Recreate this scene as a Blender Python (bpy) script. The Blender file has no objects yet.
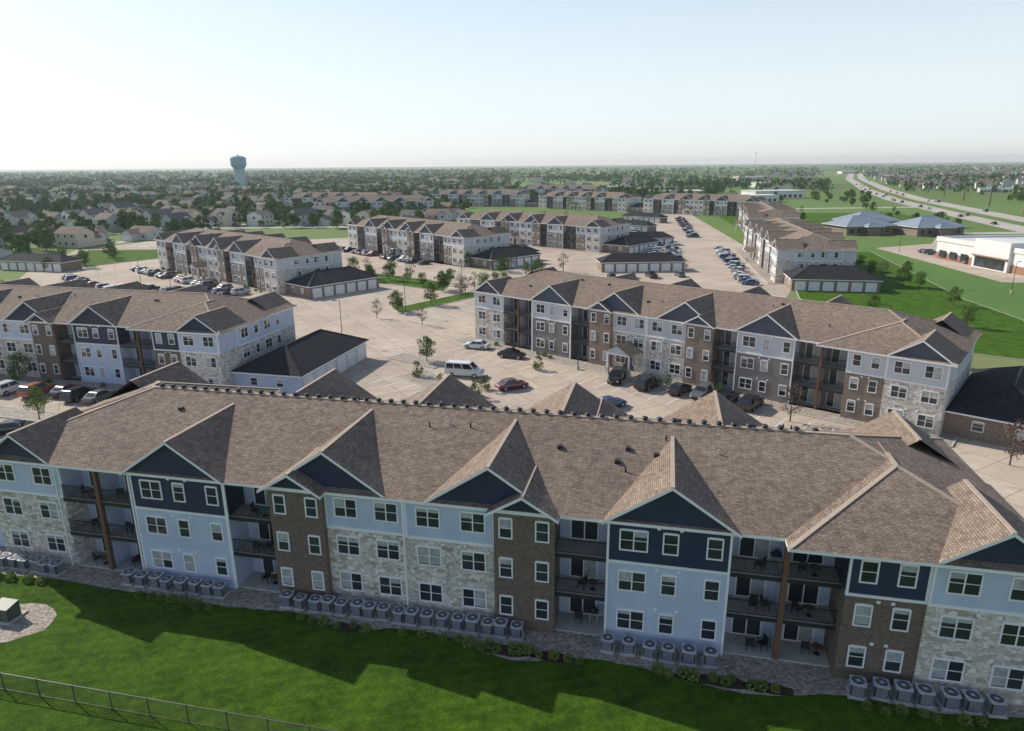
import bpy, math, random
from mathutils import Vector, Matrix
random.seed(7)
scene=bpy.context.scene
rad=math.radians
# ---------------------------------------------------------------- materials
def nt(name):
    m=bpy.data.materials.new(name); m.use_nodes=True
    n=m.node_tree; b=n.nodes["Principled BSDF"]
    return m,n,b
def N(n,t,**k):
    x=n.nodes.new(t)
    for a,v in k.items(): setattr(x,a,v)
    return x
def ramp(n,src,stops):
    r=N(n,"ShaderNodeValToRGB")
    el=r.color_ramp.elements
    while len(el)<len(stops): el.new(0.5)
    for e,(p,c) in zip(el,stops):
        e.position=p; e.color=(c[0],c[1],c[2],1)
    n.links.new(src,r.inputs[0]); return r.outputs[0]
def bump(n,b,src,strength,dist):
    bp=N(n,"ShaderNodeBump"); bp.inputs["Strength"].default_value=strength; bp.inputs["Distance"].default_value=dist
    n.links.new(src,bp.inputs["Height"]); n.links.new(bp.outputs[0],b.inputs["Normal"])
def mul(n,a,bb,fac=1.0,mode='MULTIPLY'):
    m=N(n,"ShaderNodeMix",data_type='RGBA',blend_type=mode); m.inputs[0].default_value=fac if not hasattr(fac,'links') else 1
    if hasattr(fac,'links'): n.links.new(fac,m.inputs[0])
    for s,i in((a,6),(bb,7)):
        if hasattr(s,'links'): n.links.new(s,m.inputs[i])
        else: m.inputs[i].default_value=(s[0],s[1],s[2],1)
    return m.outputs[2]
def simple(name,c,rough=.6,metal=0,var=.12,scale=1.5,spec=.4):
    m,n,b=nt(name)
    b.inputs["Roughness"].default_value=rough; b.inputs["Metallic"].default_value=metal
    b.inputs["Specular IOR Level"].default_value=spec
    tc=N(n,"ShaderNodeTexCoord"); no=N(n,"ShaderNodeTexNoise"); no.inputs["Scale"].default_value=scale; no.inputs["Detail"].default_value=2
    n.links.new(tc.outputs["Object"],no.inputs["Vector"])
    col=ramp(n,no.outputs[0],[(.25,[x*(1-var) for x in c]),(.75,[min(1,x*(1+var)) for x in c])])
    n.links.new(col,b.inputs["Base Color"]); return m
def siding(name,c):
    m,n,b=nt(name); b.inputs["Roughness"].default_value=.55
    uv=N(n,"ShaderNodeUVMap"); sp=N(n,"ShaderNodeSeparateXYZ"); n.links.new(uv.outputs[0],sp.inputs[0])
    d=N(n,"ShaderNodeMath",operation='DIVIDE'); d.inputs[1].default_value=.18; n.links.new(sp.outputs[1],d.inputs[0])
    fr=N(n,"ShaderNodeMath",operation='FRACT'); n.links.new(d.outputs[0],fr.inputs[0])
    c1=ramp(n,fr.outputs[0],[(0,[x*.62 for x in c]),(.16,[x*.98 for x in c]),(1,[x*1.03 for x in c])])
    no=N(n,"ShaderNodeTexNoise"); no.inputs["Scale"].default_value=.7; no.inputs["Detail"].default_value=3; n.links.new(uv.outputs[0],no.inputs["Vector"])
    c2=ramp(n,no.outputs[0],[(.3,(.86,.86,.86)),(.7,(1,1,1))])
    n.links.new(mul(n,c1,c2),b.inputs["Base Color"]); return m
def stone(name,cols,scale=2.6):
    m,n,b=nt(name); b.inputs["Roughness"].default_value=.9
    uv=N(n,"ShaderNodeUVMap"); mp=N(n,"ShaderNodeMapping"); mp.inputs["Scale"].default_value=(1,1.7,1); n.links.new(uv.outputs[0],mp.inputs[0])
    v=N(n,"ShaderNodeTexVoronoi"); v.inputs["Scale"].default_value=scale; n.links.new(mp.outputs[0],v.inputs["Vector"])
    sp=N(n,"ShaderNodeSeparateXYZ"); n.links.new(v.outputs["Color"],sp.inputs[0])
    k=len(cols)-1
    c1=ramp(n,sp.outputs[0],[(i/k,c) for i,c in enumerate(cols)])
    e=N(n,"ShaderNodeTexVoronoi",feature='DISTANCE_TO_EDGE'); e.inputs["Scale"].default_value=scale; n.links.new(mp.outputs[0],e.inputs["Vector"])
    c2=ramp(n,e.outputs[0],[(0,(.55,.53,.5)),(.07,(1,1,1))])
    n.links.new(mul(n,c1,c2),b.inputs["Base Color"]); return m
def brickm(name,a,c,mort,w=.22,h=.075,var=None):
    m,n,b=nt(name); b.inputs["Roughness"].default_value=.85
    uv=N(n,"ShaderNodeUVMap"); t=N(n,"ShaderNodeTexBrick"); n.links.new(uv.outputs[0],t.inputs["Vector"])
    t.inputs["Scale"].default_value=1; t.inputs["Brick Width"].default_value=w; t.inputs["Row Height"].default_value=h
    t.inputs["Mortar Size"].default_value=h*.12; t.inputs["Color1"].default_value=(*a,1); t.inputs["Color2"].default_value=(*c,1); t.inputs["Mortar"].default_value=(*mort,1)
    no=N(n,"ShaderNodeTexNoise"); no.inputs["Scale"].default_value=3.5; no.inputs["Detail"].default_value=4; no.inputs["Roughness"].default_value=.75; n.links.new(uv.outputs[0],no.inputs["Vector"])
    c2=ramp(n,no.outputs[0],[(.35,(.58,.58,.6)),(.65,(1.0,1.0,1.0))])
    n.links.new(mul(n,t.outputs[0],c2),b.inputs["Base Color"]); return m
def roofm(name,a,c):
    m,n,b=nt(name); b.inputs["Roughness"].default_value=.95; b.inputs["Specular IOR Level"].default_value=.2
    uv=N(n,"ShaderNodeUVMap"); t=N(n,"ShaderNodeTexBrick"); n.links.new(uv.outputs[0],t.inputs["Vector"])
    t.inputs["Scale"].default_value=1; t.inputs["Brick Width"].default_value=.33; t.inputs["Row Height"].default_value=.15; t.offset=.37
    t.inputs["Mortar Size"].default_value=.016; t.inputs["Color1"].default_value=(*a,1); t.inputs["Color2"].default_value=(*c,1)
    t.inputs["Mortar"].default_value=(a[0]*.3,a[1]*.3,a[2]*.3,1)
    no=N(n,"ShaderNodeTexNoise"); no.inputs["Scale"].default_value=1.3; no.inputs["Detail"].default_value=7; no.inputs["Roughness"].default_value=.9; n.links.new(uv.outputs[0],no.inputs["Vector"])
    c2=ramp(n,no.outputs[0],[(.38,(.54,.54,.56)),(.62,(1.0,1.0,1.0))])
    n2=N(n,"ShaderNodeTexNoise"); n2.inputs["Scale"].default_value=.16; n2.inputs["Detail"].default_value=3; n.links.new(uv.outputs[0],n2.inputs["Vector"])
    c3=ramp(n,n2.outputs[0],[(.35,(.84,.84,.86)),(.65,(1.0,1.0,1.0))])
    n.links.new(mul(n,mul(n,t.outputs[0],c2),c3),b.inputs["Base Color"]); return m
def ground_mat(name,stops,scale,stops2=None,scale2=.05,rough=.95,bs=.5,bd=.05):
    m,n,b=nt(name); b.inputs["Roughness"].default_value=rough; b.inputs["Specular IOR Level"].default_value=.15
    tc=N(n,"ShaderNodeTexCoord")
    no=N(n,"ShaderNodeTexNoise"); no.inputs["Scale"].default_value=scale; no.inputs["Detail"].default_value=6; no.inputs["Roughness"].default_value=.75; n.links.new(tc.outputs["Object"],no.inputs["Vector"])
    c=ramp(n,no.outputs[0],stops)
    if stops2:
        n2=N(n,"ShaderNodeTexNoise"); n2.inputs["Scale"].default_value=scale2; n2.inputs["Detail"].default_value=4; n.links.new(tc.outputs["Object"],n2.inputs["Vector"])
        c=mul(n,c,ramp(n,n2.outputs[0],stops2))
    n.links.new(c,b.inputs["Base Color"])
    if bs>.2: bump(n,b,no.outputs[0],bs,bd)
    return m,n,b,tc,c
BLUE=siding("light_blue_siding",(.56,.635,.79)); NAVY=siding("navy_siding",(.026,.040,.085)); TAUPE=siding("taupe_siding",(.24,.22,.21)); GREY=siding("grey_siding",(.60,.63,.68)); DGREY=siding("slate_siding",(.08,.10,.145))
WHITE=simple("white_trim",(.84,.84,.84),.5,var=.04); STONE=stone("limestone_veneer",[(.36,.31,.26),(.68,.63,.55),(.82,.78,.72),(.48,.45,.42),(.74,.68,.60)])
BRICK=brickm("brown_brick",(.23,.155,.10),(.14,.095,.068),(.28,.25,.22))
TBRICK=brickm("tan_brick",(.33,.235,.16),(.23,.165,.12),(.36,.32,.28))
ROOF=roofm("brown_shingles",(.46,.355,.27),(.30,.23,.175)); DROOF=roofm("charcoal_shingles",(.075,.075,.08),(.045,.045,.05)); GROOF=roofm("grey_shingles",(.32,.29,.255),(.22,.2,.17))
CAP=simple("ridge_cap",(.42,.34,.27),.9,var=.15,scale=6)
DARK=simple("dark_metal",(.025,.025,.028),.5); WOOD=simple("wood_post",(.16,.09,.05),.7,var=.3,scale=5)
CONC=simple("concrete_slab",(.48,.45,.4),.85,var=.15)
GLASS=simple("window_glass",(.035,.04,.05),.06,var=.5,scale=.5,spec=.7); BLIND=simple("window_blind",(.40,.42,.43),.25,var=.25,scale=3,spec=.8)
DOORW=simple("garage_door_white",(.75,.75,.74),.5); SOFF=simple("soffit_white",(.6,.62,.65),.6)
# ---------------------------------------------------------------- mesh builder
class MB:
    def __init__(s): s.v=[];s.f=[];s.m=[];s.mats=[];s.T=None
    def mi(s,m):
        if m not in s.mats: s.mats.append(m)
        return s.mats.index(m)
    def poly(s,pts,mat):
        i=len(s.v)
        s.v+= [s.T(*p) if s.T else tuple(p) for p in pts]
        s.f.append(tuple(range(i,i+len(pts)))); s.m.append(s.mi(mat))
    def box(s,x0,x1,y0,y1,z0,z1,mat):
        p=[(x0,y0,z0),(x1,y0,z0),(x1,y1,z0),(x0,y1,z0),(x0,y0,z1),(x1,y0,z1),(x1,y1,z1),(x0,y1,z1)]
        i=len(s.v); s.v+=[s.T(*q) if s.T else q for q in p]; k=s.mi(mat)
        for f in((0,3,2,1),(4,5,6,7),(0,1,5,4),(1,2,6,5),(2,3,7,6),(3,0,4,7)):
            s.f.append(tuple(i+j for j in f)); s.m.append(k)
    def beam(s,a,b,w,mat,up=(0,0,1),h=None):
        a=Vector(a);b=Vector(b);d=(b-a).normalized();u=Vector(up)
        t=d.cross(u)
        if t.length<1e-4: t=d.cross(Vector((1,0,0)))
        t.normalize(); u=t.cross(d); h=h or w
        i=len(s.v)
        for q in(a,b):
            for x,y in((-1,-1),(1,-1),(1,1),(-1,1)):
                p=q+t*x*w/2+u*y*h/2; s.v.append(s.T(*p) if s.T else tuple(p))
        k=s.mi(mat)
        for f in((0,1,2,3),(7,6,5,4),(0,4,5,1),(1,5,6,2),(2,6,7,3),(3,7,4,0)):
            s.f.append(tuple(i+j for j in f)); s.m.append(k)
    def cyl(s,x,y,z0,z1,r0,r1,mat,n=12,cap=True):
        i=len(s.v)
        for z,r in((z0,r0),(z1,r1)):
            for k in range(n):
                a=2*math.pi*k/n; p=(x+r*math.cos(a),y+r*math.sin(a),z); s.v.append(s.T(*p) if s.T else p)
        m=s.mi(mat)
        for k in range(n):
            s.f.append((i+k,i+(k+1)%n,i+n+(k+1)%n,i+n+k)); s.m.append(m)
        if cap: s.f.append(tuple(i+n+k for k in range(n))); s.m.append(m)
    def mesh(s,name,uv=True,smooth=False):
        me=bpy.data.meshes.new(name); me.from_pydata(s.v,[],s.f)
        for m in s.mats: me.materials.append(m)
        me.polygons.foreach_set("material_index",s.m)
        if smooth: me.polygons.foreach_set("use_smooth",[True]*len(s.f))
        if uv:
            l=me.uv_layers.new(name="UVMap"); data=[0.0]*(2*len(me.loops)); Z=Vector((0,0,1))
            for p in me.polygons:
                nn=p.normal
                t=Vector((1,0,0)) if abs(nn.z)>.999 else Z.cross(nn).normalized()
                bb=nn.cross(t)
                for li in p.loop_indices:
                    co=me.vertices[me.loops[li].vertex_index].co
                    data[2*li]=co.dot(t); data[2*li+1]=co.dot(bb)
            l.data.foreach_set("uv",data)
        me.update(); return me
def link(o): scene.collection.objects.link(o); return o
def put(name,me,loc=(0,0,0),rz=0,parent=None,sc=1):
    o=link(bpy.data.objects.new(name,me)); o.location=loc; o.rotation_euler=(0,0,rz); o.scale=(sc,sc,sc) if not isinstance(sc,tuple) else sc
    if parent: o.parent=parent
    return o
# ---------------------------------------------------------------- apartment building
EZ=8.8; PIT=.35; FL=[.15,3.0,5.9,8.8]; DEP=17.6; OV=.5; GP=.66
def window(W,xc,z0,w,h,y,twin=False):
    t=.09
    x0=xc-w/2;x1=xc+w/2;z1=z0+h
    W.box(x0-t,x0,y-.07,y,z0-t,z1+t,WHITE);W.box(x1,x1+t,y-.07,y,z0-t,z1+t,WHITE)
    W.box(x0,x1,y-.068,y,z1,z1+t+.04,WHITE);W.box(x0,x1,y-.075,y,z0-t,z0,WHITE)
    if twin: W.box(xc-.04,xc+.04,y-.05,y,z0,z1,WHITE)
    W.box(x0,x1,y-.045,y,z0+h*.5-.02,z0+h*.5+.02,WHITE)
    W.poly([(x0,y-.02,z0),(x1,y-.02,z0),(x1,y-.02,z1),(x0,y-.02,z1)],GLASS)
    for a,b in ([(x0+.02,xc-.05),(xc+.05,x1-.02)] if twin else [(x0+.02,x1-.02)]):
        if random.random()<.5:
            q=z1-h*random.choice([.2,.3,.5,.95]); W.poly([(a,y-.03,q),(b,y-.03,q),(b,y-.03,z1-.01),(a,y-.03,z1-.01)],BLIND)
def seg(Wa,Wi,Tr,Ra,x0,x1,kind,off,pal,side=0,depth=3.0,furn=None):
    low,top,brick,stn=pal['low'],pal['top'],pal['brick'],pal['stone']
    w=x1-x0
    if kind.startswith('balc'):
        yb=1.9
        Wa.box(x0,x1,yb,depth,0,EZ,pal.get('mid',low))
        cs=[x0+w/2] if kind=='balc' else [x0+w*.25,x0+w*.75]
        for i in range(3):
            z=FL[i]
            for c in cs:
                Wi.box(c-.95,c+.95,yb-.06,yb,z,z+2.2,WHITE)
                Wi.poly([(c-.85,yb-.07,z+.1),(c-.04,yb-.07,z+.1),(c-.04,yb-.07,z+2.1),(c-.85,yb-.07,z+2.1)],GLASS)
                Wi.poly([(c+.04,yb-.07,z+.1),(c+.85,yb-.07,z+.1),(c+.85,yb-.07,z+2.1),(c+.04,yb-.07,z+2.1)],BLIND if random.random()<.5 else GLASS)
            if i>0:
                Tr.box(x0,x1,off-.12,yb,z-.28,z,DARK); Tr.box(x0+.02,x1-.02,off-.08,yb-.01,z+.001,z+.02,CONC)
            Ra.T=Wa.T
            if i>0:
                Ra.box(x0+.03,x1-.03,off-.1,off-.05,z+1.0,z+1.06,DARK); Ra.box(x0+.03,x1-.03,off-.095,off-.055,z+.1,z+.14,DARK)
                k=int(w/.13)
                for j in range(k+1):
                    xx=x0+.06+(w-.12)*j/k; Ra.box(xx-.012,xx+.012,off-.088,off-.062,z+.14,z+1.0,DARK)
            if furn is not None and random.random()<.9:
                for c in cs:
                    if random.random()<.85: furn.append((c+random.uniform(-.6,.3),random.uniform(.3,1.0),z+.03,random.uniform(0,6)))
        Tr.box(x0,x1,off-.1,yb,.0,.12,CONC)
        if kind=='balc2':
            c=x0+w/2; Tr.box(c-.16,c+.16,off-.2,off+.12,.12,EZ-.1,WOOD)
            Wa.box(c-.06,c+.06,off+.15,yb,.15,EZ-.05,low)
        return
    mid=pal.get('mid',low)
    mats={'stone':[stn,stn,low],'navy':[mid,mid,top],'brick':[brick]*3,'brickn':[brick,brick,top],'stonen':[stn,stn,top]}[kind]
    for i in range(3):
        Wa.box(x0,x1,off,depth,0 if i==0 else FL[i],FL[i+1] if i<2 else EZ-.02,mats[i])
        z=FL[i]+.95
        if kind in('stone','stonen'):
            if w>8:
                for k in range(4): window(Wi,x0+w*(.14+.24*k),z,.85 if k%2 else 1.5,1.3,off,not k%2)
            else:
                window(Wi,x0+w*.26,z,1.55,1.3,off,True); window(Wi,x0+w*.76,z,1.55,1.3,off,True)
        elif kind=='navy':
            window(Wi,x0+w*.22,z,1.6,1.3,off,True); window(Wi,x0+w*.52,z,.8,1.3,off); window(Wi,x0+w*.87,z,.8,1.3,off)
        elif kind=='brick':
            window(Wi,x0+w*.2,z,.75,1.3,off); window(Wi,x0+w*.8,z,.75,1.3,off)
        else:
            window(Wi,x0+w*.25,z,.8,1.3,off); window(Wi,x0+w*.72,z,.8,1.3,off)
        if kind!='brick':
            for q in(.42,.6): Wi.box(x0+w*q-.1,x0+w*q+.1,off-.05,off,z+1.55,z+1.72,WHITE)
    if mats[1]!=mats[2] : Tr.box(x0-.01,x1+.01,off-.05,off+.2,5.82,6.0,WHITE)
    if kind!='brick':
        zb=0 if mats[0] in(low,mid) else 6.0
        for xx in(x0,x1-.13):
            Tr.box(xx-.005,xx+.135,off-.035,off+.1,zb,EZ-.05,WHITE)
def hip(R,Tr,x0,x1,y0,y1,z,p,mat,caps=True,fascia=True):
    w=x1-x0;d=y1-y0
    if w>=d:
        h=d/2;a=(x0+h,y0+h,z+p*h);b=(x1-h,y0+h,z+p*h)
        R.poly([(x0,y0,z),(x1,y0,z),b,a],mat);R.poly([(x1,y1,z),(x0,y1,z),a,b],mat)
        R.poly([(x1,y0,z),(x1,y1,z),b],mat);R.poly([(x0,y1,z),(x0,y0,z),a],mat)
        cl=[((x0,y0,z),a),((x0,y1,z),a),((x1,y0,z),b),((x1,y1,z),b),(a,b)]
    else:
        h=w/2;a=(x0+h,y0+h,z+p*h);b=(x0+h,y1-h,z+p*h)
        R.poly([(x0,y0,z),(x1,y0,z),a],mat);R.poly([(x1,y1,z),(x0,y1,z),b],mat)
        R.poly([(x1,y0,z),(x1,y1,z),b,a],mat);R.poly([(x0,y1,z),(x0,y0,z),a,b],mat)
        cl=[((x0,y0,z),a),((x1,y0,z),a),((x0,y1,z),b),((x1,y1,z),b),(a,b)]
    if caps:
        for q,r in cl: R.beam(q,r,.26,CAP if mat==ROOF else mat,h=.07)
    if fascia:
        Tr.box(x0,x1,y0,y0+.12,z-.2,z-.003,WHITE);Tr.box(x0,x1,y1-.12,y1,z-.2,z-.003,WHITE)
        Tr.box(x0,x0+.12,y0+.12,y1-.12,z-.2,z-.003,WHITE);Tr.box(x1-.12,x1,y0+.12,y1-.12,z-.2,z-.003,WHITE)
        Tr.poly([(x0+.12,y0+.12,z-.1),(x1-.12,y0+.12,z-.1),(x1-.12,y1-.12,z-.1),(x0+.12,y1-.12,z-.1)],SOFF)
def gable(R,Wa,Tr,xc,w,yf,z,g,mat,face,y0=-OV,p=PIT,ov=.45):
    hw=w/2;zr=z+hw*g;yb=(zr-z)/p+y0+.3;yo=yf-ov;th=.2
    for s in(-1,1):
        e=xc+s*hw
        q=[(e,yo,z),(xc,yo,zr),(xc,yb,zr),(e,yb,z)]
        R.poly(q if s<0 else q[::-1],mat)
        Tr.poly([(e,yo-.003,z-th),(e,yo-.003,z+.01),(xc,yo-.003,zr+.01),(xc,yo-.003,zr-th)],WHITE)
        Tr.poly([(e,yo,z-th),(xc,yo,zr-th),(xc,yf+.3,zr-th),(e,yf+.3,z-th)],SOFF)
        Tr.poly([(e,yo,z-th),(e,yo,z),(e,yf+1,z),(e,yf+1,z-th)],WHITE)
    R.beam((xc,yo,zr),(xc,yb,zr),.24,CAP if mat==ROOF else mat,h=.07)
    Wa.poly([(xc-hw+.1,yf,z-th),(xc+hw-.1,yf,z-th),(xc,yf,zr-th+.02)],face)
    Tr.box(xc-hw+.15,xc+hw-.15,yf-.07,yf+.05,z-.22,z-.02,WHITE)
PLAN=[(0,6.8,'stone',0),(6.8,13.3,'balc2',0),(13.3,21,'navy',-.3),(21,24.6,'balc',0),(24.6,28.6,'brick',-.45),(28.6,34.5,'stone',0),(34.5,40.7,'stone',-.15),(40.7,44.7,'brick',-.45),(44.7,48,'balc',0),(48,55.5,'navy',-.3),(55.5,61.9,'balc2',0),(61.9,66.2,'brickn',-1.0),(66.2,72.4,'stone',-1.15)]
GAB=[(3.3,6.4,0),(17.1,8.4,-.3),(28.9,8.9,0),(40.4,8.9,-.15),(51.8,8.3,-.3)]
SMALL=[(26.6,4.7,-.45),(42.7,4.7,-.45)]
XL=72.4
def apt(tag,pal,vents=False,porch=False,garage='R',furn=None):
    Wa,Wi,Tr,Ra,R=MB(),MB(),MB(),MB(),MB()
    parts=(Wa,Wi,Tr,Ra,R)
    gf=pal.get('gab',pal['top'])
    def setT(t):
        for q in parts:q.T=t
    for rear in(0,1):
        t=(lambda x,y,z:(XL-x,DEP-y,z)) if rear else None
        setT(t)
        for x0,x1,k,o in PLAN: seg(Wa,Wi,Tr,Ra,x0,x1,k,o,pal,furn=furn if not rear else None)
        for xc,w,yf in GAB: gable(R,Wa,Tr,xc,w,yf,EZ,GP,ROOF,gf)
        for xc,w,yf in SMALL: gable(R,Wa,Tr,xc,w,yf,EZ-.02,.6,ROOF,gf,ov=.75)
        wx0,wx1,wy=58.4,XL+OV+.2,-1.15-OV; h=(wx1-wx0)/2; a=((wx0+wx1)/2,wy+h,EZ+PIT*h); b=(a[0],wy+h+4,a[2])
        R.poly([(wx0,wy,EZ),(wx1,wy,EZ),a],ROOF);R.poly([(wx1,wy,EZ),(wx1,wy+h+4,EZ),b,a],ROOF);R.poly([(wx0,wy+h+4,EZ),(wx0,wy,EZ),a,b],ROOF)
        R.beam((wx0,wy,EZ),a,.28,CAP,h=.07);R.beam((wx1,wy,EZ),a,.28,CAP,h=.07);R.beam(a,(a[0],a[1]+2,a[2]),.28,CAP,h=.07)
        Tr.box(wx0,wx1,wy,wy+.12,EZ-.2,EZ-.003,WHITE);Tr.box(wx0,wx0+.12,wy+.12,0,EZ-.2,EZ-.003,WHITE)
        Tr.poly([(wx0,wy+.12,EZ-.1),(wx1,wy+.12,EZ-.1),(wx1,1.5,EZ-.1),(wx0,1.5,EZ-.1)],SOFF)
        gable(R,Wa,Tr,69.5,6.8,-1.15,EZ,GP,ROOF,gf,y0=wy)
        for xx in(13.2,34.5,48.1,62.0,6.7,21.1): Tr.box(xx-.05,xx+.05,-.56-.0,-.46,.2,EZ-.1,WHITE) if xx in(34.5,) else Tr.box(xx-.05,xx+.05,-.42,-.33,.2,EZ-.1,WHITE)
        for k in range(14):
            xx=random.uniform(10,60);yy=random.uniform(3,7.5);zz=EZ+PIT*(yy+OV)
            if k%2:R.cyl(xx,yy,zz-.1,zz+.35,.06,.06,DARK if k%4==1 else ACG0,8)
            else: R.box(xx-.17,xx+.17,yy-.17,yy+.17,zz-.1,zz+.2,DARK)
    setT(None)
    hip(R,Tr,-OV,XL+OV,-OV,DEP+OV,EZ,PIT,ROOF)
    Wa.box(.3,XL-.3,3.0,DEP-3.0,0,EZ-.03,pal['low'])
    setT(lambda x,y,z:(XL-y,x,z)); seg(Wa,Wi,Tr,Ra,3.0,DEP-3.0,'stone',0,pal,depth=.3)
    setT(lambda x,y,z:(y,DEP-x,z)); seg(Wa,Wi,Tr,Ra,3.0,DEP-3.0,'stone',0,pal,depth=.3)
    setT(None)
    if porch:
        c=31.5
        for xx in(c-1.8,c+1.8): Tr.box(xx-.25,xx+.25,-3.2,-2.7,0,1.2,pal['stone']);Tr.box(xx-.12,xx+.12,-3.07,-2.83,1.2,3.1,WHITE)
        Tr.box(c-2.1,c+2.1,-3.3,-.02,3.1,3.4,WHITE)
        for s in(-1,1):
            q=[(c+s*2.5,-3.7,3.35),(c,-3.7,4.7),(c,-.02,4.7),(c+s*2.5,-.02,3.35)]; R.poly(q,ROOF)
        Wa.poly([(c-2.2,-3.35,3.4),(c+2.2,-3.35,3.4),(c,-3.35,4.6)],pal['top'])
        Wi.box(c-.9,c+.9,-.06,0,.1,2.4,GLASS)
    if garage:
        gx0,gx1=(XL+.02,XL+10.5) if garage=='R' else (-10.5,-.02)
        Wa.box(gx0,gx1,1,21,0,2.9,pal['gar'])
        hip(R,Tr,gx0-.4 if garage!='R' else gx0-.0,gx1+.4,.6,21.4,2.9,.5,pal['groof'])
        for k in range(6):
            y=1.7+k*3.2
            xs=gx1 if garage=='R' else gx0; s=1 if garage=='R' else -1
            Wi.box(min(xs,xs+s*.05),max(xs,xs+s*.05),y,y+2.5,.05,2.3,DOORW)
            for q in range(3): Wi.box(min(xs+s*.05,xs+s*.06),max(xs+s*.05,xs+s*.06),y+.02,y+2.48,.6+q*.55,.63+q*.55,SOFF)
        Wi.T=None; window(Wi,(gx0+gx1)/2-2,1.1,1.0,1.0,1.0); window(Wi,(gx0+gx1)/2+2,1.1,1.0,1.0,1.0)
    if vents:
        n=50
        for k in range(n):
            x=9.4+k*(61.2-9.4)/n; R.cyl(x,DEP/2+.1,12.0,12.22,.17,.17,DARK,10); R.cyl(x,DEP/2+.1,12.222,12.34,.26,.17,DARK,12)
    return [(n,mb.mesh(tag+"_"+n)) for n,mb in(("walls",Wa),("windows",Wi),("trim",Tr),("railings",Ra),("roof",R))]
def place_apt(meshes,x,y,a,garage=True):
    e=link(bpy.data.objects.new("apartment_building",None)); e.location=(x,y,0); e.rotation_euler=(0,0,rad(a))
    for n,me in meshes: put(n,me,parent=e)
    return e
ACG0=simple("galvanised_pipe",(.5,.5,.5),.5)
palA=dict(low=BLUE,top=NAVY,brick=BRICK,stone=STONE,gar=BLUE,groof=DROOF)
furn=[]
mA=apt("front",palA,vents=True,garage='L',furn=furn)
mB=apt("second",palA,porch=True)
palC2=dict(low=GREY,top=GREY,mid=TAUPE,gab=DGREY,brick=TBRICK,stone=STONE,gar=TBRICK,groof=DROOF)
mC=apt("third",palC2,porch=True)
AX,AY,AA=-40.9,49.0,-12.6
A=place_apt(mA,AX,AY,AA)
def aw(x,y):
    c,s=math.cos(rad(AA)),math.sin(rad(AA)); return (AX+x*c-y*s,AY+x*s+y*c)
place_apt(mB,-109.2,107.5,-14)
place_apt(mC,-6.5,119.5,-40.4)
place_apt(mC,-109.5,214,-42)
place_apt(mC,-62,265,-48)
place_apt(mC,-22,292,-42)
place_apt(mC,83,247,-101)
place_apt(mC,114,350,-104)
place_apt(mC,20,500,-41); place_apt(mC,84,445,-41)
for x,y,a in((-160,500,-10),(-60,540,-15),(-120,430,8),(10,640,-12)): place_apt(mC,x,y,a)
# detached garages
dg=MB(); dg.box(0,24,0,7,0,2.8,TBRICK); hip(dg,dg,-.5,24.5,-.5,7.5,2.85,.5,DROOF)
for k in range(7): dg.box(.9+k*3.3,3.5+k*3.3,-.05,0,.05,2.3,DOORW)
dgm=dg.mesh("detached_garage")
for x,y,a in((26,197,3),(-14,236,-40),(38,262,5),(-158,212,-14),(44,330,-41),(60,380,-41)): put("detached_garage",dgm,(x,y,.01),rad(a))
# balcony furniture
ch=MB()
ch.box(-.25,.25,-.25,.25,.4,.46,DARK);ch.box(-.25,.25,.2,.26,.46,.95,DARK)
for x in(-.22,.22):
    for y in(-.22,.22): ch.box(x-.02,x+.02,y-.02,y+.02,0,.4,DARK)
    ch.box(x-.03,x+.03,-.25,.2,.62,.66,DARK)
chm=ch.mesh("patio_chair")
TEAL=simple("teal_plastic",(.05,.35,.35),.4)
def tbl(mt):
    t=MB(); t.cyl(0,0,.68,.72,.45,.45,mt,14);t.cyl(0,0,0,.68,.04,.04,DARK,8);t.cyl(0,0,0,.03,.25,.25,DARK,10);return t.mesh("patio_table")
tb1,tb2=tbl(TEAL),tbl(WOOD)
gr=MB(); gr.box(-.3,.3,-.22,.22,.7,.85,DARK); gr.cyl(0,0,.85,1.05,.28,.14,DARK,12)
for sx in(-.25,.25):
    for sy in(-.18,.18): gr.box(sx-.02,sx+.02,sy-.02,sy+.02,0,.7,ACG0)
gr.box(.3,.6,-.2,.2,.78,.81,ACG0); grm=gr.mesh("barbecue_grill")
# ---------------------------------------------------------------- ground
g_m,n,b,tc,c=ground_mat("open_grassland",[(.3,(.055,.10,.02)),(.5,(.105,.18,.035)),(.7,(.17,.22,.06))],.15,[(.3,(.6,.6,.6)),(.7,(1,1,1))],.01)
v=N(n,"ShaderNodeTexVoronoi"); v.inputs["Scale"].default_value=.0028; n.links.new(tc.outputs["Object"],v.inputs["Vector"])
sp=N(n,"ShaderNodeSeparateXYZ"); n.links.new(v.outputs["Color"],sp.inputs[0])
fc=ramp(n,sp.outputs[0],[(0,(.10,.18,.05)),(.3,(.20,.27,.09)),(.5,(.12,.24,.06)),(.75,(.28,.28,.14)),(1,(.09,.16,.05))])
mx=mul(n,c,fc,.6,'MIX'); n.links.new(mx,b.inputs["Base Color"])
gm=MB(); S=16000; gm.poly([(-S,-400,0),(S,-400,0),(S,S,0),(-S,S,0)],g_m); put("ground",gm.mesh("ground",uv=False))
LAWN,n,b,tc,c=ground_mat("lush_lawn",[(.34,(.045,.10,.006)),(.5,(.12,.235,.014)),(.66,(.25,.39,.035))],11,[(.3,(.46,.55,.5)),(.5,(.8,.84,.8)),(.7,(1,1,1))],.4,bs=1,bd=.2)
wv=N(n,"ShaderNodeTexWave"); wv.inputs["Scale"].default_value=.35; wv.inputs["Distortion"].default_value=1.5; wv.inputs["Detail"].default_value=2
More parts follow.
